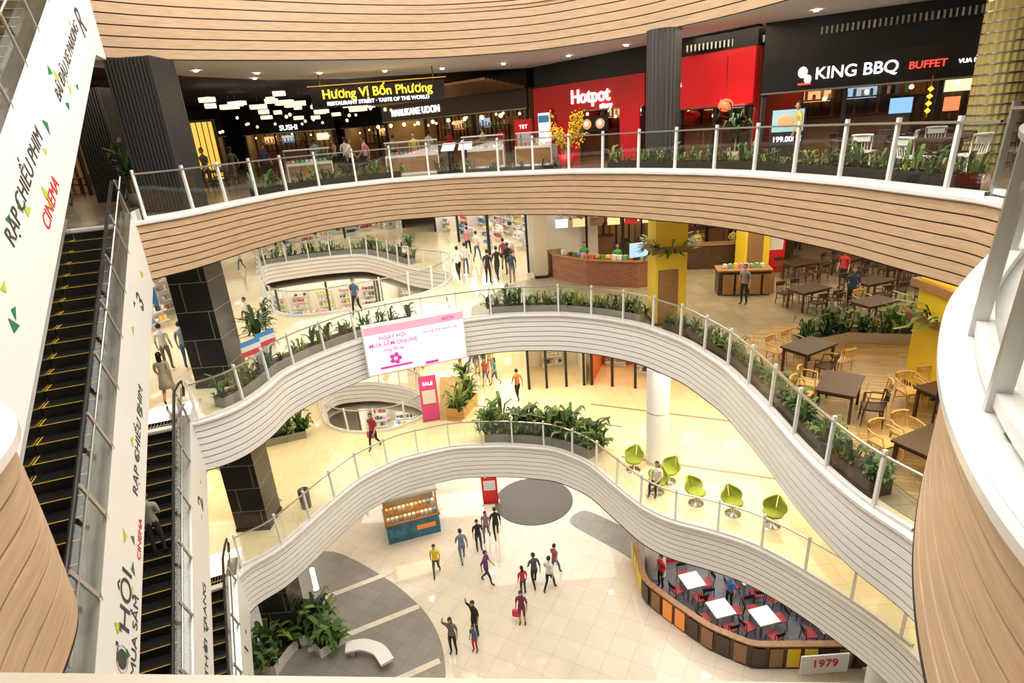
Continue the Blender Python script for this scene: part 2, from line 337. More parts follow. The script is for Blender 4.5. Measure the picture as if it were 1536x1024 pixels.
escalator(Z[3],0.2,emt,[('BÃI ĐẬU XE PARKING',.32,TXT,7.2,-.75),('R',.8,TXT,9.0,-.9),('RẠP CHIẾU PHIM',.36,TXT,3.2,-.5),('CINEMA',.34,TXR,3.9,-1.25)])
for z in(Z[2],Z[1],0): escalator(z,-1.9,em)
# ---------------------------------------------------------------- columns
def column(x,y,lvl,kind):
    z=Z[lvl]; h=3.95 if lvl<2 else 4.05; b=MB()
    if lvl==3: h=4.0
    if kind=='tile': b.box((0,0,h/2),(1.15,1.15,h),BTILE); b.box((0,0,.06),(1.2,1.2,.12),BLACK)
    elif kind=='flute_sq':
        b.box((0,0,h/2),(1.1,1.1,h),BLACK)
        for i in range(12):
            t=-.55+.05+i*.1
            for a in range(4):
                v=Matrix.Rotation(a*math.pi/2,3,'Z')@Vector((t,.58,h/2)); b.box(v,(.05,.06,h) if a%2==0 else (.06,.05,h),mat('charcoal_slat',(.05,.047,.045),.4))
    elif kind=='flute': b.cyl((0,0,0),.52,h,mat('charcoal_slat',(.05,.047,.045),.4),48,flute=.04)
    elif kind=='white': b.cyl((0,0,0),.43,h,WHITE,32); b.cyl((0,0,0),.46,.12,STEEL,32); b.cyl((0,0,2.2),.44,.03,STEEL,32)
    elif kind=='pier': b.box((0,0,h/2),(.6,.6,h),mat('beige_pier',(.5,.42,.3),.5)); b.box((0,0,.08),(.66,.66,.16),BLACK)
    elif kind=='yellow':
        b.box((0,0,h/2),(1.1,1.1,h),YCOL); b.box((-.1,-.56,1.1),(.7,.03,1.9),MWOOD); b.box((0,0,.06),(1.14,1.14,.12),DWOOD)
        b.box((0,0,2.75),(1.4,1.4,.2),MWOOD)
    elif kind=='mesh':
        b.cyl((0,0,0),.48,h,mat('perforated_gold',(.62,.55,.22),.35,.5),48,flute=.02)
        for q in range(20): b.cyl((0,0,.1+q*.2),.49,.03,STEEL,32)
    return b.obj('column',(x,y,z))
for l in(0,1,2): column(-9.5,17.8,l,'tile')
column(-9.5,17.8,3,'flute_sq'); column(5.28,19.7,3,'flute'); column(5.7,20.4,2,'yellow'); column(5.28,19.7,1,'white'); column(5.28,19.7,0,'white')
column(10.8,13.4,3,'mesh'); column(10.8,13.4,2,'yellow'); column(11.2,26.2,2,'yellow'); column(-14.5,23.5,3,'flute_sq')
column(12,22,1,'white'); column(10.8,13.4,1,'white'); column(10.8,13.4,0,'white'); column(1.7,28.3,2,'pier')
# ---------------------------------------------------------------- plants
def blade(b,p,a,l,w,lift,m):
    d=Vector((math.cos(a),math.sin(a),0)); s=Vector((-math.sin(a),math.cos(a),0)); p=Vector(p)
    p1=p+d*l*.35+Vector((0,0,l*lift)); p2=p+d*l*.8+Vector((0,0,l*lift*1.15)); p3=p+d*l+Vector((0,0,l*lift*.8))
    b.add([p-s*w*.3,p+s*w*.3,p1+s*w,p1-s*w,p2+s*w*.7,p2-s*w*.7,p3],[(0,1,2,3),(3,2,4,5),(5,4,6)],m)
def plant(b,x,y,z,s=.5,n=14,wide=.12):
    mm=random.choice([G1,G2,G1,G3,G2])
    for i in range(n): blade(b,(x+R(-.05,.05),y+R(-.05,.05),z),R(0,6.28),s*R(.5,1),s*wide*R(.6,1.1),R(.4,1.5),mm)
def bed(name,path,z,w=.5,h=.35,step=.3,s=.5,box=GREYP,dens=1,n=12):
    b=MB(); p=resample(path,.3); b.sweep(p,[(-w/2,0),(-w/2,h),(-w/2+.05,h),(-w/2+.05,h-.06),(w/2-.05,h-.06),(w/2-.05,h),(w/2,h),(w/2,0)],[box,box,box,SOIL,box,box,box],z)
    nn=normals(p)
    for k in(0,-1):
        (x,y),(nx,ny)=p[k],nn[k]; b.quad((x-nx*w/2,y-ny*w/2,z),(x+nx*w/2,y+ny*w/2,z),(x+nx*w/2,y+ny*w/2,z+h),(x-nx*w/2,y-ny*w/2,z+h),box)
    for (x,y) in resample(path,step):
        for _ in range(dens): plant(b,x+R(-w*.3,w*.3),y+R(-w*.3,w*.3),z+h-.06,s*R(.5,1.4),n)
    return b.obj(name)
s3=smooth(E3,.15,14); s2=smooth(E2,.15,14); s1=smooth(E1,.15,14)
def cut(path,a,c,off): n=len(path); return offset(path,off)[int(a*n):int(c*n)]
bed('planter_bed',cut(s3,.16,.34,-.55),Z[3],s=.32,h=.3,box=BLACK); bed('planter_bed',cut(s3,.38,.54,-.55),Z[3],s=.22,h=.2,box=BLACK)
bed('planter_bed',cut(s3,.60,.97,-.6),Z[3],s=.30,h=.28,box=BLACK,dens=2)
bed('planter_bed',cut(s2,.40,.60,-.45),Z[2],s=.42,dens=2); bed('planter_bed',cut(s2,.63,.97,-.45),Z[2],s=.32,box=DWOOD,dens=2)
bed('planter_bed',cut(s2,.03,.30,-.5),Z[2],s=.42)
bed('planter_bed',cut(s1,.40,.57,-.75),Z[1],w=.9,s=.7,dens=3,h=.4,n=16)
bed('planter_bed',[(8.9,16.9),(10.5,17.3),(12.6,16.6)],Z[2],w=.7,s=.5,dens=2,box=MC['beige_pier'])
bed('planter_bed',[(-13.8,22.5),(-9.7,24.0)],Z[1],s=.6,dens=2)
bed('planter_bed',offset(v2[:int(len(v2)*.3)],-.7),Z[2],s=.5)
bed('planter_bed',[(-2.9,24.6),(-2.3,26.3)],Z[1],w=.9,h=.5,s=.7,box=LWOOD,dens=2)
bed('planter_bed',[(-6.5,25.9),(-5.2,26.4)],0,w=.9,h=.5,s=.9,dens=2)
bed('planter_bed',smooth([(-9.9,16.2),(-9.5,17.6),(-8.6,18.1),(-7.6,17.0)],.3,4),0,w=1.0,h=.45,s=.75,dens=3,box=WHITE)
def potted(x,y,z,s=1.2,trunk=.7):
    b=MB(); b.lathe((0,0,0),[(0,0),(.18,0),(.26,.4),(.23,.4),(.22,.36),(0,.36)],GREYP,16); b.tube([(0,0,.36),(.03,0,.36+trunk)],[.035,.02],MWOOD)
    for i in range(40): blade(b,(R(-.03,.05),R(-.03,.03),.36+trunk*R(.6,1.05)),R(0,6.28),s*R(.35,.6),s*.05,R(.1,1.3),random.choice([G1,G2]))
    return b.obj('potted_palm',(x,y,z))
for x,y,l in((-2.6,27.2,1),(-5.6,34.4,2),(-9.2,21.1,2),(-8.8,19.4,2),(7.2,18.6,3),(12,14.8,3),(-12,20,3)): potted(x,y,Z[l],R(1.0,1.4),R(.5,.8))
b=MB()
for i in range(90):
    a=R(0,6.28); r_=R(.6,.85); blade(b,(5.7+r_*math.cos(a),20.4+r_*math.sin(a),Z[2]+2.85),a+R(-.5,.5),R(.3,.6),.05,R(-.5,.6),random.choice([G1,G2,G3]))
b.obj('column_top_foliage')
b=MB()
for i in range(60):
    a=R(0,6.28); r_=R(.5,.75); blade(b,(10.8+r_*math.cos(a),13.4+r_*math.sin(a),Z[2]+2.0),a+R(-.5,.5),R(.4,.8),.06,R(-.5,.6),random.choice([G1,G3]))
b.box((10.8,13.4,Z[2]+1.9),(1.4,1.4,.15),MWOOD); b.obj('column_foliage_ring')
# yellow blossom tree on level three
b=MB(); b.lathe((0,0,0),[(0,0),(.25,0),(.33,.45),(.28,.45),(.27,.4),(0,.4)],RED,16); BLOS=mat('yellow_blossom',(.95,.62,.03),.6)
for i in range(22):
    a=R(0,6.28); l=R(.3,.75); h=R(1.0,2.0); p=Vector((math.cos(a)*l,math.sin(a)*l,h)); b.tube([(0,0,.4),(p.x*.3,p.y*.3,.4+(h-.4)*.5),p],[.03,.018,.006],MWOOD,5)
    for k in range(26):
        q=p*R(.6,1.05)+Vector((R(-.1,.1),R(-.1,.1),R(-.08,.1))); b.sphere(q,R(.025,.045),BLOS,5)
b.obj('apricot_blossom_tree',(2.6,23.6,Z[3]))
# ---------------------------------------------------------------- shops
GOODS=[mat('goods_%d'%i,c,.5) for i,c in enumerate([(.7,.08,.06),(.85,.6,.1),(.1,.3,.6),(.8,.8,.75),(.8,.78,.7),(.75,.25,.45),(.15,.5,.2),(.05,.05,.06),(.5,.35,.2),(.7,.7,.65)])]
def screen_mat(name,col,e): return mat(name,col,.4,emit=e)
def sign_on(parent,body,size,m,x,y,z,bold=None,ext=.03):
    M=Matrix.Translation((x,y,z))@Matrix.Rotation(math.pi/2,4,'X'); return textobj(body,size,m,M,parent,'sign_lettering',ext,bold=size*.011)
PEND=screen_mat('pendant_bulb_glow',(1,.66,.26),4)
def shop(name,p0,p1,z,h,signh,signm,wallm,depth=4,text=None,tsize=.5,textm=None,light=WLIGHT,style='retail',top=None,tx=None,topm=None):
    L=math.dist(p0,p1); a=math.atan2(p1[1]-p0[1],p1[0]-p0[0]); e=empty(name,(p0[0],p0[1],z),a)
    top=top or h
    b=MB(); b.box((L/2,0,h-signh/2),(L,.25,signh),signm)
    if top>h: b.box((L/2,.05,(h+top)/2),(L,.2,top-h),topm or BLACK)
    b.box((L/2,-.14,h-signh+.03),(L,.04,.05),STEEL); b.obj('sign_band',parent=e)
    b=MB(); b.box((L/2,depth,h/2),(L,.1,h),wallm); b.box((.05,depth/2,h/2),(.1,depth,h),wallm); b.box((L-.05,depth/2,h/2),(.1,depth,h),wallm); b.box((L/2,depth/2,h-.05),(L,depth,.06),CEIL if style=='retail' else MWOOD); b.obj('interior_walls',parent=e)
    b=MB()
    for i in range(max(1,int(L/1.6))): b.box(((i+.5)*L/max(1,int(L/1.6)),depth*.45,h-.12),(.7,depth*(.6 if style=='retail' else .22),.05),light)
    b.obj('light_panels',parent=e)
    b=MB()
    for x in [0.1]+[L*k/3 for k in(1,2)]+[L-.1]: b.box((x,0,(h-signh)/2),(.12,.15,h-signh),BLACK)
    b.obj('front_frame',parent=e)
    b=MB()
    if style=='retail':
        for row,yy in enumerate((depth-.35,depth*.55,.8)):
            k=int(L/1.6)
            for i in range(k):
                if row and R(0,1)<.4: continue
                cx=(i+.5)*L/k; hh=(2.0,1.1,.9)[row]
                b.box((cx,yy,hh/2),(1.1,.06,hh),WHITE)
                for sh in range(int(hh/.45)):
                    b.box((cx,yy-.15,.3+sh*.45),(1.1,.34,.03),WHITE)
                    c0=random.choice(GOODS)
                    for g in range(5): b.box((cx-.44+g*.22,yy-.15,.3+sh*.45+.12),(R(.1,.19),R(.1,.25),R(.1,.24)),c0 if R(0,1)<.6 else random.choice(GOODS))
        b.obj('display_shelves',parent=e)
    else:
        n=int(L/.35)
        for i in range(n): b.box(((i+.5)*L/n,depth-.12,h/2),(.1,.08,h),MWOOD if i%2 else DWOOD)
        b.box((L*.35,depth*.62,.55),(L*.5,.6,1.1),MWOOD); b.box((L*.35,depth*.62,1.13),(L*.52,.7,.05),DWOOD)
        b.box((L*.35,depth*.85,1.7),(L*.5,.3,.05),DWOOD)
        for i in range(int(L*2)): b.cyl((L*.12+i*.25,depth*.85,1.73),.05,R(.15,.32),random.choice(GOODS),8)
        for x in(L*.72,L*.88):
            b.box((x,depth*.4,.73),(.7,.7,.05),DWOOD); b.cyl((x,depth*.4,0),.05,.72,BLACK,8)
            for sy in(-.6,.6): b.box((x,depth*.4+sy,.45),(.4,.4,.06),DWOOD); b.box((x,depth*.4+sy*1.35,.65),(.4,.05,.5),DWOOD)
        for i in range(4): b.box((L*(.2+i*.2),depth-.2,1.9),(.9,.04,.5),[screen_mat('wall_screen_a',(.9,.5,.2),1.0),screen_mat('wall_screen_b',(.4,.6,.8),.8),MWOOD,screen_mat('wall_screen_c',(.9,.75,.5),1.2)][i])
        b.obj('bar_counter_and_booths',parent=e)
        b=MB()
        for i in range(max(2,int(L/1.1))): 
            x=(i+.5)*L/max(2,int(L/1.1)); dr=R(.05,.4); b.sphere((x,depth*R(.3,.5),h-signh-dr),.07,PEND,8)
        b.obj('pendant_lamps',parent=e)
    if text: sign_on(e,text,tsize,textm,tx or L/2,-.15,h-signh/2)
    return e,L
TW=screen_mat('sign_white_glow',(1,1,1),2.0); TY=screen_mat('sign_yellow_glow',(1,.70,.06),1.6); TR=screen_mat('sign_red_glow',(1,.06,.04),1.8); TB=screen_mat('sign_blue_glow',(.3,.6,1),1.0)
DINT=mat('dark_interior',(.16,.11,.07),.7); WINT=mat('warm_interior',(.55,.38,.2),.7); LINT=mat('light_interior',(.85,.80,.72),.7)
DIML=mat('dim_light_panel',(1,.6,.25),.5,emit=4); COOL=mat('cool_light_panel',(1,.95,.85),.5,emit=6)
# level three
e,L=shop('restaurant_front_red',(1.9,28.8),(5.7,23.6),Z[3],3.1,1.15,RED,mat('red_interior',(.5,.04,.03),.6),4,'Hotpot',.75,TW,top=4.0,style='rest',tx=3.6)
sign_on(e,'story',.32,TW,4.5,-.15,2.12)
b=MB(); b.box((.7,-.2,1.1),(1.2,.06,2.2),RED); b.box((.8,-.24,1.45),(.8,.03,1.2),screen_mat('poster_glow',(.75,.9,1),1.0)); b.box((.8,-.27,1.8),(.7,.02,.3),mat('poster_blue',(.05,.25,.5),.5,emit=.5)); b.box((3.9,-.2,1.45),(1.5,.06,.6),BLACK)
for q in(-.4,.35): b.sphere((3.9+q,-.24,1.45),(.26,.03,.2),screen_mat('screen_orange',(.85,.3,.12),1.0)); b.sphere((3.9+q,-.27,1.47),(.12,.02,.09),TW)
b.box((2.3,-.15,1.0),(1.4,.06,2.0),RED); b.box((5.8,-.2,1.0),(1.0,.06,2.0),RED); b.obj('menu_boards',parent=e)
e,L=shop('restaurant_front_crimson',(5.8,23.4),(8.3,20.0),Z[3],3.4,1.7,RED,MC['red_interior'],3,'Tinh Hoa',.3,TW,top=4.0,style='rest',tx=.9)
b=MB(); b.sphere((3.5,-.5,1.75),(.24,.24,.2),screen_mat('lantern_red',(1,.12,.05),2.0)); b.tube([(3.5,-.5,1.95),(3.5,-.5,3.2)],.01,BLACK)
b.sphere((1.4,.6,1.5),(.3,.3,.18),RED); b.obj('red_lantern',parent=e)
e,L=shop('barbecue_restaurant_front',(8.5,20.0),(14.6,16.5),Z[3],2.9,.95,mat('sign_black',(.01,.01,.012),.3),DINT,4,None,light=DIML,top=4.0,style='rest')
sign_on(e,'KING BBQ',.46,TW,2.55,-.16,2.42); sign_on(e,'BUFFET',.27,TR,4.3,-.16,2.40); sign_on(e,'VUA NƯỚNG',.15,TW,5.45,-.16,2.40)
b=MB(); b.box((.85,-.2,.75),(1.0,.06,1.5),BLACK); b.box((.85,-.24,1.15),(.9,.03,.65),screen_mat('poster_cool',(.35,.55,.6),.6)); b.sphere((.8,-.27,1.15),(.25,.02,.18),MC['screen_orange']); b.box((3.9,1.6,1.35),(.6,.05,.45),TB); b.box((5.2,1.6,1.3),(.4,.05,.4),MC['screen_orange']); b.obj('promo_posters',parent=e)
sign_on(e,'199.000đ',.22,TW,.85,-.25,.6)
b=MB()
for x in(4.45,5.55):
    for q in range(4): b.box((x,-.3,1.75-q*.19),(.11,.05,.11),TY,M=Matrix.Rotation(.785,4,'Y'))
    b.tube([(x,-.3,1.0),(x,-.3,2.1)],.012,YEL)
b.sphere((1.15,-.25,2.5),(.13,.06,.16),TW); b.sphere((1.3,-.25,2.3),(.1,.06,.12),TW); b.box((1.22,-.28,2.17),(.35,.06,.05),TR); b.obj('hanging_ornaments',parent=e)
e,L=shop('restaurant_front_gold',(14.7,16.4),(21,13.4),Z[3],2.9,.9,MC['sign_black'],DINT,4,'VUA NƯỚNG',.4,TW,light=DIML,top=4.0,style='rest')
b=MB()
for i in range(80):
    t=i/79; b.box((6.6+8.6*t,21.7-6.2*t,20.1),(.05,.35,.2),STEELB,rz=-.3)
b.obj('slatted_ceiling_trim')
e,L=shop('noodle_restaurant_front',(-6.6,37.5),(1.6,29.3),Z[3],3.2,.9,mat('udon_band',(.05,.035,.03),.4),WINT,4,'MARUKAME UDON',.5,TW,top=4.0,style='rest',tx=3.2)
b=MB()
for i in range(12): b.box((L/2,-.3-i*.22,3.25+i*.03),(L,.07,.1),MWOOD)
for i in range(9): b.sphere((.6+i*1.25,-.9,2.1),.1,PEND)
b.box((L/2,-.6,.55),(L*.8,.6,1.1),MWOOD); b.obj('slatted_canopy',parent=e)
for i,(p0,p1) in enumerate((((-23.5,36),(-19,44)),((-18.5,46),(-12,47)),((-11.5,47),(-3,44)))):
    shop('restaurant_front_dark',p0,p1,Z[3],3.0,.7,BLACK,WINT,3,['BBQ','SUSHI','COFFEE'][i],.5,[TY,TW,TR][i],top=4.0,style='rest')
shop('restaurant_front_amber',(-21,22),(-17.5,31),Z[3],2.9,.6,MWOOD,WINT,3,None,top=4.0,light=WLIGHT,style='rest')
b=MB(); b.box((0,0,1.5),(1.8,.15,2.4),mat('amber_panel',(1,.6,.1),.5,emit=.9)); b.box((0,.05,1.5),(2.0,.1,2.6),BLACK)
for i in range(7): b.box((-.75+i*.25,-.09,1.5),(.03,.03,2.4),BLACK)
b.obj('amber_light_panel',(-13.2,27.5,Z[3]))
def display_counter(x,y,a,w=1.8):
    e=empty('glass_display_counter',(x,y,Z[3]),a); b=MB(); b.box((0,0,.4),(w,.8,.8),WHITE); b.box((0,-.41,.4),(w-.1,.02,.6),MWOOD); b.box((0,.1,1.3),(w,.6,.05),WHITE)
    for sx in(-1,1): b.box((sx*(w/2-.03),.35,1.05),(.05,.05,.5),STEEL); b.quad((sx*w/2,-.4,.8),(sx*w/2,.4,.8),(sx*w/2,.35,1.3),(sx*w/2,-.2,1.3),GLASS)
    b.quad((-w/2,-.4,.8),(w/2,-.4,.8),(w/2,-.2,1.3),(-w/2,-.2,1.3),GLASS)
    for i in range(int(w/.18)): b.box((-w/2+.12+i*.18,0,.86),(.13,.3,.1),random.choice(GOODS+[LWOOD]))
    b.obj('case',parent=e)
display_counter(-3.6,26.0,.1,2.2); display_counter(-.6,26.4,-.1,1.8); display_counter(1.6,25.6,-.4,1.6); display_counter(-7.8,25.4,.4,1.8)
for x,y,a in((-2.0,25.3,-.3),(-1.3,25.2,-.2)):
    e=empty('menu_lectern',(x,y,Z[3]),a); b=MB(); b.box((0,0,.45),(.08,.08,.9),BLACK); b.box((0,0,.02),(.4,.4,.04),BLACK); b.box((0,0,.98),(.55,.03,.45),screen_mat('lectern_screen',(.6,.7,.85),.8),M=Matrix.Rotation(-.9,4,'X')); b.obj('stand',parent=e)
e=empty('hanging_street_sign',(-4.5,25,19.66),0)
b=MB(); b.box((0,0,-.03),(5.2,.18,.70),BLACK)
for x in(-2.2,2.2): b.tube([(x,0,.3),(x,0,.84)],.02,BLACK)
b.box((0,0,.42),(5.4,.05,.03),YEL); b.obj('sign_box',parent=e)
sign_on(e,'Hương Vị Bốn Phương',.46,TY,0,-.12,.08); sign_on(e,'RESTAURANT STREET · TASTE OF THE WORLD',.19,TW,0,-.12,-.25)
b=MB()
for i in range(46):
    x=-9+R(-4.5,3.5); y=32+R(-4,9)
    b.box((x,y,19.9+R(-.5,.35)),(R(.3,.8),R(.3,.5),.2),screen_mat('cloud_lamp',(1,.85,.62),1.0),rz=R(-.5,.5)); b.tube([(x,y,20.2),(x,y,20.75)],.01,BLACK)
b.obj('cloud_ceiling_lamps')
b=MB()
for i in range(30): b.sphere((R(-20,-2),R(30,43),R(18.9,19.6)),.08,PEND,8)
b.obj('string_of_pendant_bulbs')
b=MB()
for (x,y) in [(-9.5,21),(-8.3,23),(-6.5,24.5),(-4.2,25.5),(-2,26.3),(.5,26.2),(3,25),(4.8,22.9),(6,21.5),(9,18),(10.5,16),(9.5,13),(12.5,14),(11,10),(-9,24.6),(-11.5,18.4)]: b.cyl((x,y,20.46),.07,.03,DLIGHT,12)
b.obj('ceiling_downlights')
b=MB()
for zz,l in((3.92,[(-5,23.5),(-2,25),(1,24.5),(4,23),(7,21),(7,18),(-9,21),(-12,24),(-5,30.5),(0,28)]),(9.42,[(-8,23.2),(-4.6,24.5),(-1,25.5),(2.5,25),(5.5,24),(8,22),(8,18.5),(9,15.5),(-10,22),(-14,26),(-1,29),(10,20)]),(14.98,[(-2,25),(1,25),(-6,24),(-10,22),(-12,27),(3,25.5),(8,23),(9,19),(9,14),(11,16),(13,20)])):
    for x,y in l: b.cyl((x,y,zz),.11,.02,DLIGHT,12)
b.obj('soffit_downlights')
# dining furniture
def table_mesh(w,d,h=.75,top=DWOOD,leg=DWOOD):
    b=MB()
    b.box((0,0,h-.02),(w,d,.045),top); b.box((0,0,h-.08),(w-.12,d-.12,.07),leg)
    for sx in(-1,1):
        for sy in(-1,1): b.box((sx*(w/2-.08),sy*(d/2-.08),(h-.05)/2),(.06,.06,h-.05),leg)
    return b.mesh('table')
def chair_mesh(m,seat=None,arm=True):
    b=MB(); seat=seat or m
    b.box((0,0,.44),(.44,.42,.04),seat)
    for sx in(-1,1):
        b.tube([(sx*.19,.18,.44),(sx*.21,.21,0)],[.02,.015],m); b.tube([(sx*.19,-.18,.44),(sx*.21,-.23,0)],[.02,.015],m)
        b.tube([(sx*.19,-.19,.44),(sx*.22,-.24,.82)],.016,m)
    b.tube([(-.22,-.24,.82),(-.1,-.29,.83),(.1,-.29,.83),(.22,-.24,.82)],.026,m)
    b.box((0,-.27,.74),(.36,.02,.12),m)
    for q in(-.12,-.06,0,.06,.12): b.tube([(q,-.2,.45),(q*1.05,-.28,.82)],.009,m,5)
    if arm:
        for sx in(-1,1): b.tube([(sx*.22,-.24,.70),(sx*.28,-.05,.68),(sx*.26,.15,.66),(sx*.2,.17,.45)],.02,m)
    b.tube([(-.2,.19,.2),(.2,.19,.2)],.01,m,5); b.tube([(-.2,-.21,.2),(.2,-.21,.2)],.01,m,5)
    return b.mesh('chair')
tm=table_mesh(1.35,.85); tms=table_mesh(.75,.75); chL=chair_mesh(LWOOD); chD=chair_mesh(DWOOD); chW=chair_mesh(WHITE,arm=False); tmw=table_mesh(.8,.8,top=mat('white_laminate',(.80,.78,.74),.3),leg=STEEL); chR=chair_mesh(BLACK,mat('dark_red_seat',(.35,.03,.03),.5),False)
def dine(x,y,z,a,t,ch,n=4,w=1.35):
    inst('dining_table',t,(x,y,z),a)
    off=[(-.35,-.74,0),(.35,-.74,0),(-.35,.74,math.pi),(.35,.74,math.pi)] if w>1 else [(0,-.65,0),(0,.65,math.pi),(-.65,0,-math.pi/2),(.65,0,math.pi/2)]
    for i in range(n):
        ox,oy,r=off[i]; v=Matrix.Rotation(a,3,'Z')@Vector((ox,oy,0)); c=ch[i%len(ch)] if isinstance(ch,list) else ch
        inst('dining_chair',c,(x+v.x,y+v.y,z),a+r+R(-.25,.25))
ZD=Z[2]+.024
for x,y,a in((8.3,15.2,.5),(10.0,12.0,.3),(7.8,12.7,.9)): dine(x,y,ZD,a,tm,[chD,chL,chL,chL])
dine(8.1,9.9,ZD,.4,tm,chL); dine(12.4,10.6,ZD,.4,tm,chL); dine(12.6,14.6,ZD,.4,tm,chL)
for x,y in((12.2,18.6),(13.6,21),(11.0,20.6),(15,18.8),(12.6,24.4),(14.8,24.6),(16,22.6),(17.5,20),(17,26)): dine(x,y,Z[2]+.03,R(0,.6),tm,chD if y>19 else [chD,chL])
for x,y in((9.2,15.0),(9.0,12.5),(10.6,11),(11.6,16.2)): dine(x,y,Z[3],R(0,1),tms,[chW,chD],4,.7)
for x,y in((-3,29.2),(-10.5,30),(-7,31),(-13,34),(-12,26)): dine(x,y,Z[3],R(0,1),tms,chD,4,.7)
for x,y in((7.0,16.9),(8.4,16.4),(9.9,17.6),(10.4,15.9),(6.4,18.4),(8.6,18.4)): dine(x,y,0.03,.2,tmw,chR,4,.8)
b=MB()
for q in range(5): b.box((0,0,.15+q*.3),(.6,.45,.04),BLACK)
for sx in(-.29,.29):
    for sy in(-.21,.21): b.box((sx,sy,.72),(.03,.03,1.4),BLACK)
    b.cyl((sx,0,0),.04,.06,RUBBER,8)
for q in range(10): b.box((R(-.2,.2),R(-.12,.12),.22+(q%4)*.3),(.14,.14,.1),random.choice([STEEL,WHITE,GOODS[2]]))
b.obj('serving_trolley',(9.2,10.9,ZD),.4)
def counter(name,pts,z,h,d,m,top=WHITE):
    b=MB(); b.sweep(pts,[(0,0),(0,h)],m,z); b.sweep(pts,[(.06,h),(.06,h+.05),(-d,h+.05),(-d,0)],[top,top,m],z)
    return b.obj(name)
counter('brick_food_counter',[(2.1,29.0),(2.3,27.8),(3.6,26.1),(5.7,25.0),(7.2,25.4)],Z[2],1.15,.7,BRICK,MWOOD)
b=MB()
for i,(x,y) in enumerate(resample([(2.6,27.9),(3.8,26.4),(5.7,25.35),(7,25.7)],.25)):
    b.box((x,y,Z[2]+1.2+R(.04,.12)),(.18,.22,R(.08,.26)),random.choice(GOODS+[LWOOD,G1,G3]),rz=R(0,1))
b.obj('counter_food_display')
counter('wood_food_counter',[(8.0,28.4),(8.4,27.6),(11,27.2),(14,28)],Z[2],1.15,.7,DWOOD,MWOOD)
b=MB(); b.box((9.6,23.2,Z[2]+.5),(2.0,.9,1.0),DWOOD,rz=-.2); b.box((9.6,23.2,Z[2]+1.03),(2.1,1.0,.06),MWOOD,rz=-.2)
for i in range(4): b.box((9.6-.75+i*.5,22.74-i*.1,Z[2]+.5),(.42,.03,.8),MWOOD,rz=-.2)
for i in range(8): b.box((8.9+i*.2,23.3-i*.04,Z[2]+1.15),(.12,.2,R(.1,.2)),random.choice(GOODS))
b.obj('service_station')
b=MB(); b.box((6.0,24.9,Z[2]+1.75),(1.4,.08,.6),screen_mat('menu_screen_glow',(.3,.5,.8),.9),rz=.2)
for q in range(4): b.box((5.55+q*.3,24.84+q*.06,Z[2]+1.75),(.2,.02,.4),mat('menu_photo_%d'%(q%2),[(.8,.6,.3),(.8,.85,.9)][q%2],.5,emit=.6),rz=.2)
b.tube([(6,25,Z[2]+1.2),(6,25,Z[2]+1.5)],.03,BLACK); b.obj('menu_screen')
e,L=shop('kitchen_stall',(2.4,30.5),(8.0,30.0),Z[2],3.4,.7,MWOOD,WINT,3,'KITCHEN',.4,TY,style='rest')
b=MB(); mg=screen_mat('menu_glow',(.9,.6,.3),.9)
for i in range(6): b.box((.6+i*.85,-1.2,2.4),(.6,.05,.4),[TW,mg,MWOOD,mg,RED,mg][i])
for i in range(50): blade(b,(.3+i*.1,-1.3,2.75),R(0,6.28),.35,.05,R(-.6,.6),random.choice([G1,G3]))
b.obj('menu_lightboxes',parent=e)
e,L=shop('bakery_stall',(8.3,30.0),(15,31),Z[2],3.4,.7,YCOL,WINT,3,'CAFE',.4,TW,style='rest')
shop('cosmetics_shop',(-5.2,45),(1.2,29.4),Z[2],3.6,.5,BLACK,LINT,4,None,light=COOL)
shop('restaurant_stall',(15.2,30),(21.8,26),Z[2],3.4,.7,MWOOD,WINT,3,'GRILL',.4,TY,style='rest')
e,L=shop('cookware_shop',(-15.6,21),(-13.4,27),Z[2],3.3,.8,mat('cookware_red',(.6,.03,.03),.4,emit=.2),mat('cookware_blue',(.1,.3,.5),.5,emit=.2),2.5,'COOKWARE',.6,TW)
shop('fashion_shop',(-20,38),(-8,48),Z[2],3.6,.6,WHITE,LINT,3,'FASHION',.5,TR,light=COOL)
shop('gift_shop',(-22,27),(-20,37),Z[2],3.6,.6,WHITE,LINT,2,None)
shop('toy_shop',(.6,27.2),(3.6,27.2),Z[1],3.4,.6,mat('toy_green',(.2,.5,.1),.5),LINT,3,'TOYS',.45,TW)
shop('shoe_shop',(3.8,27.2),(7.0,26.0),Z[1],3.4,.6,mat('orange_band',(.8,.25,.05),.5,emit=.3),mat('orange_interior',(.75,.2,.06),.6),3,'SHOES',.45,TW)
shop('sports_shop',(7.2,25.8),(12.5,22.8),Z[1],3.4,.6,WHITE,LINT,3,'SPORT',.45,TR)
shop('clothing_shop',(12.6,22.6),(19,17),Z[1],3.4,.6,WHITE,LINT,3,'STYLE',.45,TR)
shop('home_shop',(-20,40.5),(-9.5,41.5),Z[1],3.9,.6,PANELW,LINT,3,'HOME STYLE',.5,TR,light=COOL)
shop('jewellery_shop',(-9.3,41.5),(0,38.5),Z[1],3.9,.7,mat('toy_green',(.2,.5,.1),.5),LINT,3,'FRESH MARKET',.5,TW,light=COOL)
shop('book_shop',(-20,28),(-16.5,38),Z[1],3.9,.6,WHITE,LINT,3,'BOOKS',.5,TR,light=COOL)
shop('ground_fashion_shop',(-10,33),(4,33),0,3.9,.6,WHITE,LINT,3,'FASHION',.5,TR,light=COOL)
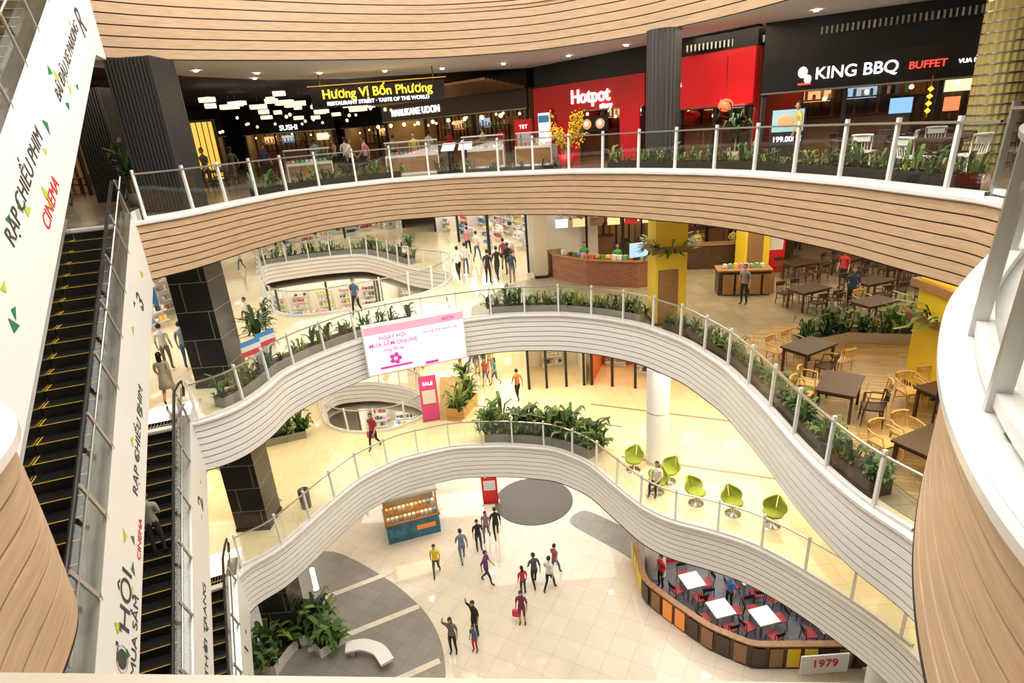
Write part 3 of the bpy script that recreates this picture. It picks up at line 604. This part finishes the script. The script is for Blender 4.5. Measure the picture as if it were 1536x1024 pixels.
def stand(x,y,z,m,txt,a=0,h=1.9):
    e=empty('promo_stand',(x,y,z),a); b=MB(); b.box((0,0,h/2+.05),(.8,.05,h),m); b.box((0,0,.03),(.9,.4,.06),STEEL); b.box((0,-.03,h*.55),(.6,.02,h*.3),WHITE); b.obj('board',parent=e)
    M=Matrix.Translation((0,-.05,h*.85))@Matrix.Rotation(math.pi/2,4,'X'); textobj(txt,.22,TW,M,e,'board_text')
PINK=mat('pink_poster',(.75,.08,.3),.5)
stand(-1.7,25.6,0,RED,'SALE'); stand(-4.0,24.6,Z[1],PINK,'SALE',.2,2.2); stand(12.2,26.0,Z[2],RED,'MENU',0,2.6); stand(-9.4,30.0,Z[1],PINK,'NEW'); stand(1.2,27.6,Z[3],RED,'TET',0,1.8); stand(-11,33,Z[1],PINK,'NEW',0,2.6); stand(-6.5,35,Z[1],PINK,'SALE',0,2.6)
e=empty('promo_flags',(-8.35,16.9,Z[2]+.3)); b=MB()
FB=mat('flag_blue',(.08,.3,.6),.6); FR=mat('flag_red',(.7,.08,.08),.6)
for k,(dx,dy) in enumerate(((0,0),(.15,.8))):
    b.tube([(dx,dy,-.1),(dx+.1,dy,1.25)],.012,STEEL)
    for q,m in enumerate((FB,WHITE,FR)): b.quad((dx+.1,dy,1.2-q*.16),(dx+.6,dy+.3,1.3-q*.16),(dx+.6,dy+.3,1.14-q*.16),(dx+.1,dy,1.04-q*.16),m)
b.obj('flags',parent=e)
a=math.atan2(21.6-20.3,3.6); e=empty('hanging_led_screen',(-3.62,20.93,10.68),a)
b=MB(); b.box((0,.06,0),(3.86,.2,1.98),WHITE); b.box((0,-.05,0),(3.76,.02,1.88),screen_mat('screen_white',(1,.95,.97),.62)); b.box((0,-.065,.78),(3.76,.01,.3),screen_mat('screen_pink',(1,.35,.45),.6)); b.box((0,-.065,-.85),(3.76,.01,.16),screen_mat('screen_pale',(1,.7,.78),.6))
b.tube([(-1.5,.1,.9),(-1.5,.6,1.4)],.03,STEEL); b.tube([(1.5,.1,.9),(1.5,.6,1.4)],.03,STEEL); b.obj('panel',parent=e)
MG=mat('screen_magenta',(.60,.05,.36),.4,emit=.4)
for t,s,x,z in(('NGÀY HỘI',.21,-.85,.45),('MUA SẮM ONLINE',.22,-.85,.2),('cùng đối tác',.16,-.85,-.03),('Chương trình khuyến mãi',.13,.95,.4),('AEON',.18,1.3,.78)):
    textobj(t,s,MG,Matrix.Translation((x,-.08,z))@Matrix.Rotation(math.pi/2,4,'X'),e,'screen_text',.002,bold=.002)
b=MB()
for q in range(5): b.sphere((-.85+.15*math.cos(q*1.256),-.08,-.42+.15*math.sin(q*1.256)),(.09,.01,.09),MG,10)
b.box((-.85,-.075,-.72),(1.2,.01,.08),MG); b.box((.5,-.075,-.85),(.5,.01,.1),MG); b.obj('flower_mark',parent=e)
# ---------------------------------------------------------------- ground kiosk and cafe
e=empty('snack_kiosk',(-5.5,23.9,0),.29)
b=MB(); b.box((0,0,.5),(2.5,1.4,1.0),mat('kiosk_blue',(.05,.22,.35),.5,noise=.5,nscale=3)); b.box((.6,-.71,.55),(.9,.02,.25),MC['orange_band']); b.box((0,0,1.03),(2.6,1.5,.06),MWOOD)
for sx in(-1.2,1.2):
    for sy in(-.65,.65): b.box((sx,sy,1.7),(.07,.07,1.4),LWOOD)
b.box((0,0,2.42),(2.6,1.5,.12),WHITE); b.box((0,.6,1.7),(2.4,.05,1.3),mat('kiosk_back',(.3,.25,.2),.5)); b.box((0,0,2.34),(2.2,1.0,.04),WLIGHT)
for r_ in range(2):
    for i in range(12): b.box((-1.1+i*.2,-.45+r_*.4,1.15+r_*.25),(.14,.2,.16),random.choice([GOODS[3],GOODS[8],GOODS[2],LWOOD,GOODS[9]]))
b.quad((-1.2,-.66,1.06),(1.2,-.66,1.06),(1.2,-.66,1.5),(-1.2,-.66,1.5),GLASS); b.obj('stall',parent=e)
zone('floor_cafe',[(4.5,19.3),(4.5,18.2),(5.3,17.0),(6.2,15.8),(7.4,14.9),(11,14.6),(12.5,16),(12,22),(6,22)],.02,mat('cafe_slate',(.16,.17,.19),.4,noise=.2))
cp=smooth([(4.6,20.5),(4.5,18.3),(5.3,17.1),(6.2,15.9),(7.4,15.0),(11,14.7)],.2,3); b=MB(); b.sweep(cp,[(.06,0),(.06,1.0),(-.06,1.0),(-.06,0)],DWOOD,0)
q=resample(cp,.55); nn=normals(q)
for i,(x,y) in enumerate(q):
    a=math.atan2(nn[i][1],nn[i][0]); m=YCOL if i in(0,1,2,3,14,15) else (MC['orange_band'] if i in(6,7) else (MWOOD if i%2 else DWOOD))
    b.box((x+nn[i][0]*.09,y+nn[i][1]*.09,.5),(.04,.42,.8),m,rz=a)
b.sweep(cp,[(.12,1.0),(.12,1.05),(-.12,1.05),(-.12,1.0)],MWOOD,0); b.obj('cafe_partition')
e=empty('cafe_sign_board',(9.6,14.45,0)); b=MB(); b.box((0,0,.55),(1.6,.05,.8),WHITE); b.obj('board',parent=e)
textobj('1979',.45,TXR,Matrix.Translation((0,-.04,.6))@Matrix.Rotation(math.pi/2,4,'X'),e,'board_text')
b=MB()
for (x,y) in((6.2,20.6),(7.4,20.8)): b.box((x,y,.55),(1.0,.6,1.1),RED); b.box((x,y,1.12),(1.06,.66,.05),WHITE)
b.box((8.9,21.2,.7),(1.6,.6,1.4),MWOOD); b.obj('cafe_bar')
b=MB(); b.cyl((-9.2,20.3,0),.1,1.1,mat('bollard_glow',(1,1,.95),.4,emit=2),20); b.cyl((-9.2,20.3,0),.16,.05,STEEL,20); b.obj('light_bollard')
b=MB(); b.sweep(smooth([(-7.0,16.7),(-6.4,16.8),(-5.7,16.5),(-5.3,15.9)],.1,6),[(-.25,.4),(-.25,.48),(.25,.48),(.25,.4),(-.25,.4)],WHITE,0)
for x,y in((-6.8,16.75),(-5.6,16.3)): b.cyl((x,y,0),.15,.42,STEEL,16)
b.obj('curved_bench')
b=MB(); b.lathe((-8.0,18.4,5.5),[(0,0),(.18,0),(.2,.75),(.17,.75),(.16,.6),(0,.6)],mat('bin_dark',(.1,.09,.08),.4,.5)); b.obj('waste_bin')
def green_chair():
    b=MB(); g=mat('lime_upholstery',(.30,.36,.03),.6); b.lathe((0,0,0),[(0,0),(.26,0),(.26,.02),(.04,.04),(.03,.38),(0,.38)],STEEL,20)
    b.lathe((0,0,.36),[(0,0),(.2,.01),(.30,.06),(.32,.12),(.28,.15),(0,.12)],g,20)
    for sx in(-1,1):
        vs=[];n=8;m=7
        for j in range(m):
            t=j/(m-1); w=.12+.22*math.sin(math.pi*(.15+.75*t))
            for i in range(n):
                s=i/(n-1); x=sx*(.02+s*w*1.0); y=-.24-.14*t+ .22*s*s*(1-.3*t); z=.46+.42*t*(1-.15*s)
                vs.append((x,y,z))
        fs=[(j*n+i,j*n+i+1,(j+1)*n+i+1,(j+1)*n+i) for j in range(m-1) for i in range(n-1)]
        b.add(vs,fs,g,True); b.add([(x,y-.05,z) for x,y,z in vs],fs,g,True)
        edge=[vs[i] for i in range(n-1,m*n,n)]+[vs[(m-1)*n+i] for i in range(n-2,-1,-1)]
        b.tube([(x,y-.025,z) for x,y,z in edge],.035,g,8)
    return b.mesh('lime_chair')
gm=green_chair()
for (x,y),a in zip(((4.25,19.2),(5.35,18.3),(5.9,16.9),(6.9,16.2),(7.9,15.5),(4.75,17.7)),(2.6,2.2,3.6,3.3,2.4,2.5)): inst('lounge_chair',gm,(x,y,Z[1]),a,1.0)
# ---------------------------------------------------------------- people
def person_mesh(pose,skirt=False,longhair=False):
    dz=-.43 if pose=='sit' else 0
    J={'pel':((0,0,.95+dz),(.15,.105)),'wai':((0,0,1.1+dz),(.125,.09)),'che':((0,.0,1.3+dz),(.16,.105)),'nb':((0,0,1.43+dz),(.09,.07)),'nk':((0,.015,1.52+dz),(.05,.05))}
    E=[('pel','wai','t'),('wai','che','t'),('che','nb','t'),('nb','nk','n')]
    arms={'stand':[((.22,-.02,1.13),(.23,.06,.88)),((-.22,-.02,1.13),(-.23,.05,.88))],
          'walk':[((.22,-.13,1.15),(.23,-.12,.9)),((-.22,.05,1.14),(-.21,.22,.95))],
          'up':[((.3,.08,1.55),(.22,.14,1.8)),((-.22,-.02,1.13),(-.23,.05,.88))],
          'hold':[((.22,-.02,1.13),(.08,.24,1.15)),((-.22,-.02,1.13),(-.08,.24,1.12))],
          'sit':[((.22,.04,.72),(.13,.27,.62)),((-.22,.04,.72),(-.13,.27,.62))]}[pose]
    legs={'walk':[((.1,.17,.52),(.1,.24,.12),(.1,.38,.06)),((-.1,-.02,.5),(-.1,-.3,.19),(-.1,-.22,.05))],
          'sit':[((.11,.42,.50),(.12,.42,.10),(.12,.56,.045)),((-.11,.42,.50),(-.12,.38,.10),(-.12,.52,.045))]}.get(pose,[((.1,.03,.5),(.1,-.01,.1),(.11,.14,.045)),((-.1,.02,.5),(-.11,-.03,.1),(-.13,.12,.045))])
    for k,sx in((0,1),(1,-1)):
        s=str(k); el,wr=arms[k]; el=Vector(el); wr=Vector(wr); hd=(wr-el).normalized()
        J['sh'+s]=((sx*.175,0,1.39+dz),(.062,.062)); J['el'+s]=(el,(.043,.043)); J['wr'+s]=(wr,(.028,.026)); J['pa'+s]=(wr+hd*.08,(.036,.018))
        E+=[('che','sh'+s,'t'),('sh'+s,'el'+s,'u'),('el'+s,'wr'+s,'f'),('wr'+s,'pa'+s,'h')]
        kn,an,to=legs[k]
        J['hp'+s]=((sx*.09,0,.88+dz),(.09,.09)); J['kn'+s]=(kn,(.058,.058)); J['an'+s]=(an,(.038,.042)); J['to'+s]=(to,(.042,.03))
        E+=[('pel','hp'+s,'p'),('hp'+s,'kn'+s,'p'),('kn'+s,'an'+s,'c'),('an'+s,'to'+s,'s')]
    names=list(J); vs=[Vector(J[n][0]) for n in names]; rad=[J[n][1] for n in names]; ed=[(names.index(a),names.index(c)) for a,c,_ in E]; roots=[0]
    for k,sx in((0,1),(1,-1)):
        el,wr=Vector(arms[k][0]),Vector(arms[k][1]); hd=(wr-el).normalized(); fw=Vector((0,1,0)); side=(fw-hd*fw.dot(hd)).normalized(); inn=hd.cross(side)*sx; pa=wr+hd*.07
        if inn.x*sx>0: inn=-inn
        for q,l in enumerate((.062,.075,.082,.07)):
            b0=pa+side*(.026-.0175*q)*-1+hd*.0; r=[.009,.0085,.007]; pts=[b0,b0+hd*l*.55+inn*.008,b0+hd*l+inn*.028]
            roots.append(len(vs)); o=len(vs); vs+=pts; rad+=[(x,x) for x in r]; ed+=[(o,o+1),(o+1,o+2)]
        b0=wr+hd*.03+side*.02; pts=[b0,b0+side*.025+hd*.03+inn*.005,b0+side*.03+hd*.06+inn*.015]
        roots.append(len(vs)); o=len(vs); vs+=pts; rad+=[(.01,.01),(.009,.009),(.008,.008)]; ed+=[(o,o+1),(o+1,o+2)]
    me=bpy.data.meshes.new('sk'); me.from_pydata(vs,ed,[]); ob=bpy.data.objects.new('sk',me); COL.objects.link(ob)
    md=ob.modifiers.new('s','SKIN'); md.use_smooth_shade=True; sd=ob.modifiers.new('d','SUBSURF'); sd.levels=1; sd.render_levels=1
    if not me.skin_vertices:
        bpy.context.view_layer.objects.active=ob; bpy.ops.mesh.customdata_skin_add()
    for i,r in enumerate(rad): me.skin_vertices[0].data[i].radius=r; me.skin_vertices[0].data[i].use_root=i in roots
    dg=bpy.context.evaluated_depsgraph_get(); dg.update(); ev=bpy.data.meshes.new_from_object(ob.evaluated_get(dg))
    bones=[(Vector(J[a][0]),Vector(J[c][0]),l) for a,c,l in E]
    lab={'t':1,'u':1,'f':5,'h':0,'n':0,'p':2,'c':6,'s':3}
    def near(p):
        bd=9;bl='t'
        for a,c,l in bones:
            d=c-a; t=max(0,min(1,(p-a).dot(d)/d.length_squared)); q=(p-(a+d*t)).length-(.08 if l=='t' else .02)
            if q<bd: bd=q;bl=l
        if bl=='t' and p.z<.93+dz: return 2
        return lab[bl]
    b=MB(); base=[v.co.copy() for v in ev.vertices]; b.v=[tuple(v) for v in base]
    for p in ev.polygons:
        b.f.append(list(p.vertices)); b.m.append(near(p.center)); b.sm.append(True)
    bpy.data.objects.remove(ob)
    hc=Vector((0,.025,1.635+dz))
    o0=len(b.v); b.sphere(hc,(.076,.095,.115),0,16)
    for i in range(o0,len(b.v)):
        x,y,z=b.v[i]; t=(z-hc.z)
        if t<0: k=1+t*2.2; b.v[i]=(x*k,hc.y+(y-hc.y)*(1+t*.8)+(-t*.12),z)
    b.sphere(hc+Vector((0,.095,-.01)),(.013,.02,.022),0,8)
    for sx in(-1,1):
        b.sphere(hc+Vector((sx*.03,.083,.012)),(.013,.008,.008),7,8); b.sphere(hc+Vector((sx*.076,0,-.005)),(.01,.02,.03),0,8); b.box(hc+Vector((sx*.03,.09,.034)),(.03,.008,.006),4)
    b.sphere(hc+Vector((0,.082,-.052)),(.024,.01,.007),8,8)
    b.sphere(hc+Vector((0,-.008,.015)),(.086,.104,.118),4,16,keep=lambda c:not(c.y>.035 and c.z<.055) and c.z>-.07)
    if longhair: b.sphere(hc+Vector((0,-.06,-.1)),(.08,.05,.19),4,12)
    if skirt: b.lathe((0,0,0),[(.13,1.05+dz),(.17,.92+dz),(.2,.75),(.24,.55),(.23,.55),(.1,.9+dz)],2,18)
    me=bpy.data.meshes.new('p'); me.from_pydata(b.v,[],b.f)
    me.polygons.foreach_set('use_smooth',b.sm)
    for _ in range(9): me.materials.append(None)
    me.polygons.foreach_set('material_index',b.m); me.update(); return me
PM={}
SK=mat('skin',(.55,.33,.21),.5); HR=mat('hair_black',(.012,.01,.008),.4); EY=mat('eye_dark',(.01,.01,.01),.2); LP=mat('lips',(.4,.12,.1),.5); SH=mat('shoes_dark',(.03,.025,.02),.5)
def cloth(c): return mat('cloth_%02d_%02d_%02d'%tuple(int(x*99) for x in c),c,.85,bump=.1,nscale=40)
def person(x,y,z,face,pose='walk',shirt=(.1,.1,.1),pants=(.03,.03,.04),h=1.68,skirt=False,lng=False,bare=False,longs=False,bag=None,name='shopper'):
    k=(pose,skirt,lng)
    if k not in PM: PM[k]=person_mesh(*k)
    me=PM[k].copy(); S,Pn=cloth(shirt),cloth(pants)
    for i,m in enumerate([SK,S,Pn,SH,HR,S if longs else SK,SK if (bare or skirt) else Pn,EY,LP]): me.materials[i]=m
    o=inst(name,me,(x,y,z),face,h/1.74)
    if bag:
        b=MB(); b.box((0,0,-.2),(.3,.1,.3),cloth(bag)); b.tube([(-.09,0,-.05),(-.07,0,.06),(.07,0,.06),(.09,0,-.05)],.008,cloth(bag)); q=b.obj('shopping_bag',(.24,-.12 if pose=='walk' else .06,.80),parent=o)
    return o
W=(.75,.73,.7);BK=(.02,.02,.022);BL=(.08,.14,.28);RD=(.5,.03,.04);NV=(.03,.05,.12);GR=(.25,.26,.28);TN=(.4,.3,.18);OL=(.14,.15,.07);PK=(.6,.25,.3)
MIX=[W,BK,NV,GR,TN,OL,PK,RD,(.7,.5,.1),(.2,.35,.45)]
person(-4.0,20.6,.0,math.pi,'walk',(.8,.6,.02),(.12,.09,.06),1.65)
person(-2.9,21.3,.0,.3,'walk',(.18,.24,.33),(.16,.2,.3),1.78)
person(-2.2,22.0,0,3.4,'stand',BK,(.05,.05,.07),1.7); person(-1.85,22.7,0,3.0,'walk',(.3,.2,.2),BL,1.6,lng=True); person(-1.4,22.75,0,.2,'walk',BK,BK,1.72)
person(-1.8,19.9,0,-1.9,'walk',(.15,.04,.22),(.04,.04,.06),1.7)
person(-.3,19.1,0,.4,'stand',RD,NV,1.45,lng=True); person(.2,19.5,0,.3,'walk',(.08,.08,.09),BK,1.72); person(.8,19.2,0,-.6,'walk',W,BK,1.75); person(1.1,20.1,0,-.8,'walk',(.35,.12,.1),BL,1.6)
person(-.4,17.6,0,2.9,'stand',(.2,.03,.08),(.2,.05,.12),1.62,lng=True,bare=True,bag=(.7,.05,.08))
person(-3.0,16.5,0,2.9,'up',(.16,.15,.12),BK,1.68,lng=True); person(-2.2,16.5,0,2.6,'stand',BL,RD,1.25); person(-2.2,17.2,0,2.4,'up',BK,BK,1.7)
person(5.6,19.9,.03,2.2,'stand',RD,BK,1.6); person(7.6,17.6,.03,2.2,'stand',(.05,.15,.4),BK,1.6); person(5.3,18.9,.03,2,'stand',RD,BK,1.65)
person(-6.2,22.3,Z[1],2.8,'walk',(.3,.03,.04),BK,1.72,bag=(.7,.1,.2)); person(.1,26.0,Z[1],.4,'walk',(.5,.2,.08),BK,1.66)
for x,y,c,g in((-1.0,28,(.1,.4,.3),1),(-1.5,28.1,(.5,.1,.1),1),(-2.0,29.7,(.1,.1,.2),0),(-2.3,30.3,RD,1),(-3.0,30.7,(.6,.15,.15),0),(-1.3,29.6,(.5,.4,.1),0),(-1.7,30.6,W,1)): person(x,y,Z[1],R(2,4),'walk' if g else 'stand',c,BL if g else GR,R(1.5,1.7),lng=bool(g),bare=True)
person(4.75,17.70,Z[1]+.03,2.5,'sit',W,BK,1.65,lng=True)
for i in range(16): person(R(-12,-4.8),R(30,38),Z[1],R(0,6),random.choice(['walk','stand']),random.choice(MIX),random.choice([BK,BL,TN]),R(1.2,1.7))
for i in range(8): person(R(-8.8,-5.2),R(27.2,30.5),0,R(0,6),random.choice(['walk','stand']),random.choice(MIX),random.choice([BK,BL]),R(1.1,1.7))
for x,y,p,c,g in((-.9,27.8,'stand',BK,BK),(-.45,28.3,'walk',BK,(.05,.05,.06)),(.25,27.5,'stand',(.06,.06,.1),(.2,.18,.16)),(-2.4,29,'walk',W,BK),(-2.1,30,'stand',W,BL),(-.1,30.4,'stand',(.3,.06,.1),BK),(.1,29.3,'stand',BK,BK),(-1.6,33,'walk',W,BL),(-2.2,35,'walk',PK,BK)): person(x,y,Z[2],R(-.5,.8),p,c,g,R(1.6,1.75))
person(-10.4,16.3,Z[2],.3,'walk',(.5,.45,.36),(.5,.42,.3),1.62,skirt=True,lng=True); person(-11.9,19.1,Z[2],.2,'stand',W,(.2,.17,.12),1.7); person(-11.2,19.1,Z[2],.1,'stand',(.25,.33,.4),BL,1.72)
person(-10.3,22.3,Z[2],2.8,'stand',W,BK,1.6); person(-16.2,35.8,Z[2],2.8,'walk',W,BL,1.3); person(-6.5,24.2,Z[2],3,'walk',BL,BK,1.6)
for x,y in((3.8,28.0),(5.2,27.0),(9.6,29.0),(11.4,29.0),(6.6,27.2)): person(x,y,Z[2],math.pi,'hold',(.1,.35,.1) if x<6 else (.75,.6,.1),BK,1.65)
for x,y,c in((12.2,19.9,NV),(13.4,22.6,RD),(9.0,21.5,GR)): person(x,y,Z[2]+.03,R(2,4),'stand',c,BK,1.6)
for x,y in((-7.6,29),(-7.0,28.6),(-9.8,26),(-12,28),(-10.6,35.9),(-3.5,32),(-2.4,31.5),(-11.6,24.5),(0.2,28.6),(-5.5,33),(-13.5,25),(-6.2,26),(-5.6,26.2),(3.4,25.0),(-8.6,29.4),(8.6,17.6),(-3.6,26.9),(-.6,27.2)): person(x,y,Z[3],R(0,6),random.choice(['stand','walk','hold']),random.choice(MIX),BK,R(1.6,1.72))
sx=T-D*HL+D*(HL/27*18.5)
person(sx.x+.1,sx.y,Z[1]+18*5.5/27+.01,ANG,'hold',(.30,.29,.26),(.03,.03,.04),1.72,name='escalator_rider')
b=MB(); blade(b,(2.28,2.35,Z[3]+.065),.8,.1,.03,.1,G1); b.obj('fallen_leaf')
# ---------------------------------------------------------------- lights
def area(name,x,y,z,sx,sy,p,col=(1,.84,.62)):
    l=bpy.data.lights.new(name,'AREA'); l.shape='RECTANGLE'; l.size=sx; l.size_y=sy; l.energy=p; l.color=col
    o=bpy.data.objects.new(name,l); o.location=(x,y,z); link(o)
WARM=(1,.84,.60); NEU=(1,.95,.88)
area('atrium_light',0,11,26.8,14,16,5000,NEU)
for x,y,sx,sy,p in((1,26.5,5,5,400),(8,20,6,7,560),(-14,20,5,7,420),(-17.5,31,3,10,330),(-1.2,34.5,3,6,300),(-6,22.9,6,1.5,170),(13,12,5,8,320),(-10,39.3,14,2,450)): area('level_one_light',x,y,9.40,sx,sy,p,WARM)
for x,y,sx,sy,p in((-3,25.5,8,4,430),(-14,22,5,12,560),(-6,35,16,8,700),(8,24,7,6,430),(14,20,7,10,420),(10,11,4,6,250)): area('level_two_light',x,y,14.95,sx,sy,p,NEU if x<0 else WARM)
for x,y,sx,sy,p in((1,27,7,6,420),(8,19,6,8,380),(-14,22,5,12,400),(-6,31.2,8,2.5,300)): area('ground_light',x,y,3.90,sx,sy,p,NEU)
for x,y,sx,sy,p in((-4,25.5,8,2.5,190),(7,18.8,3,6,140),(11,11,4,6,50),(-15,24,4,10,200),(-8,34,12,12,420)): area('restaurant_light',x,y,20.42,sx,sy,p,WARM)
area('landing_light',-6,1,20.3,5,4,90,NEU); area('landing_light',6,1.5,20.3,4,5,60,NEU)
w=bpy.data.worlds.new('world'); w.use_nodes=True; w.node_tree.nodes['Background'].inputs[0].default_value=(1,.85,.65,1); w.node_tree.nodes['Background'].inputs[1].default_value=.3; bpy.context.scene.world=w
# ---------------------------------------------------------------- camera
th=math.radians(20.1); rho=math.atan2(180,2395)
cam=bpy.data.cameras.new('camera'); co=bpy.data.objects.new('camera',cam); link(co); cam.sensor_width=36; cam.lens=20.625; cam.clip_start=.05; cam.clip_end=200
fwd=Vector((0,math.cos(th),-math.sin(th))); dn=Vector((0,-math.sin(th),-math.cos(th))); rt=Vector((1,0,0))
ix=rt*math.cos(rho)+dn*math.sin(rho); iy=-rt*math.sin(rho)+dn*math.cos(rho)
M=Matrix((ix,-iy,-fwd)).transposed().to_4x4(); M.translation=(0,0,EYE); co.matrix_world=M
bpy.context.scene.camera=co
bpy.context.scene.view_settings.view_transform='Standard'
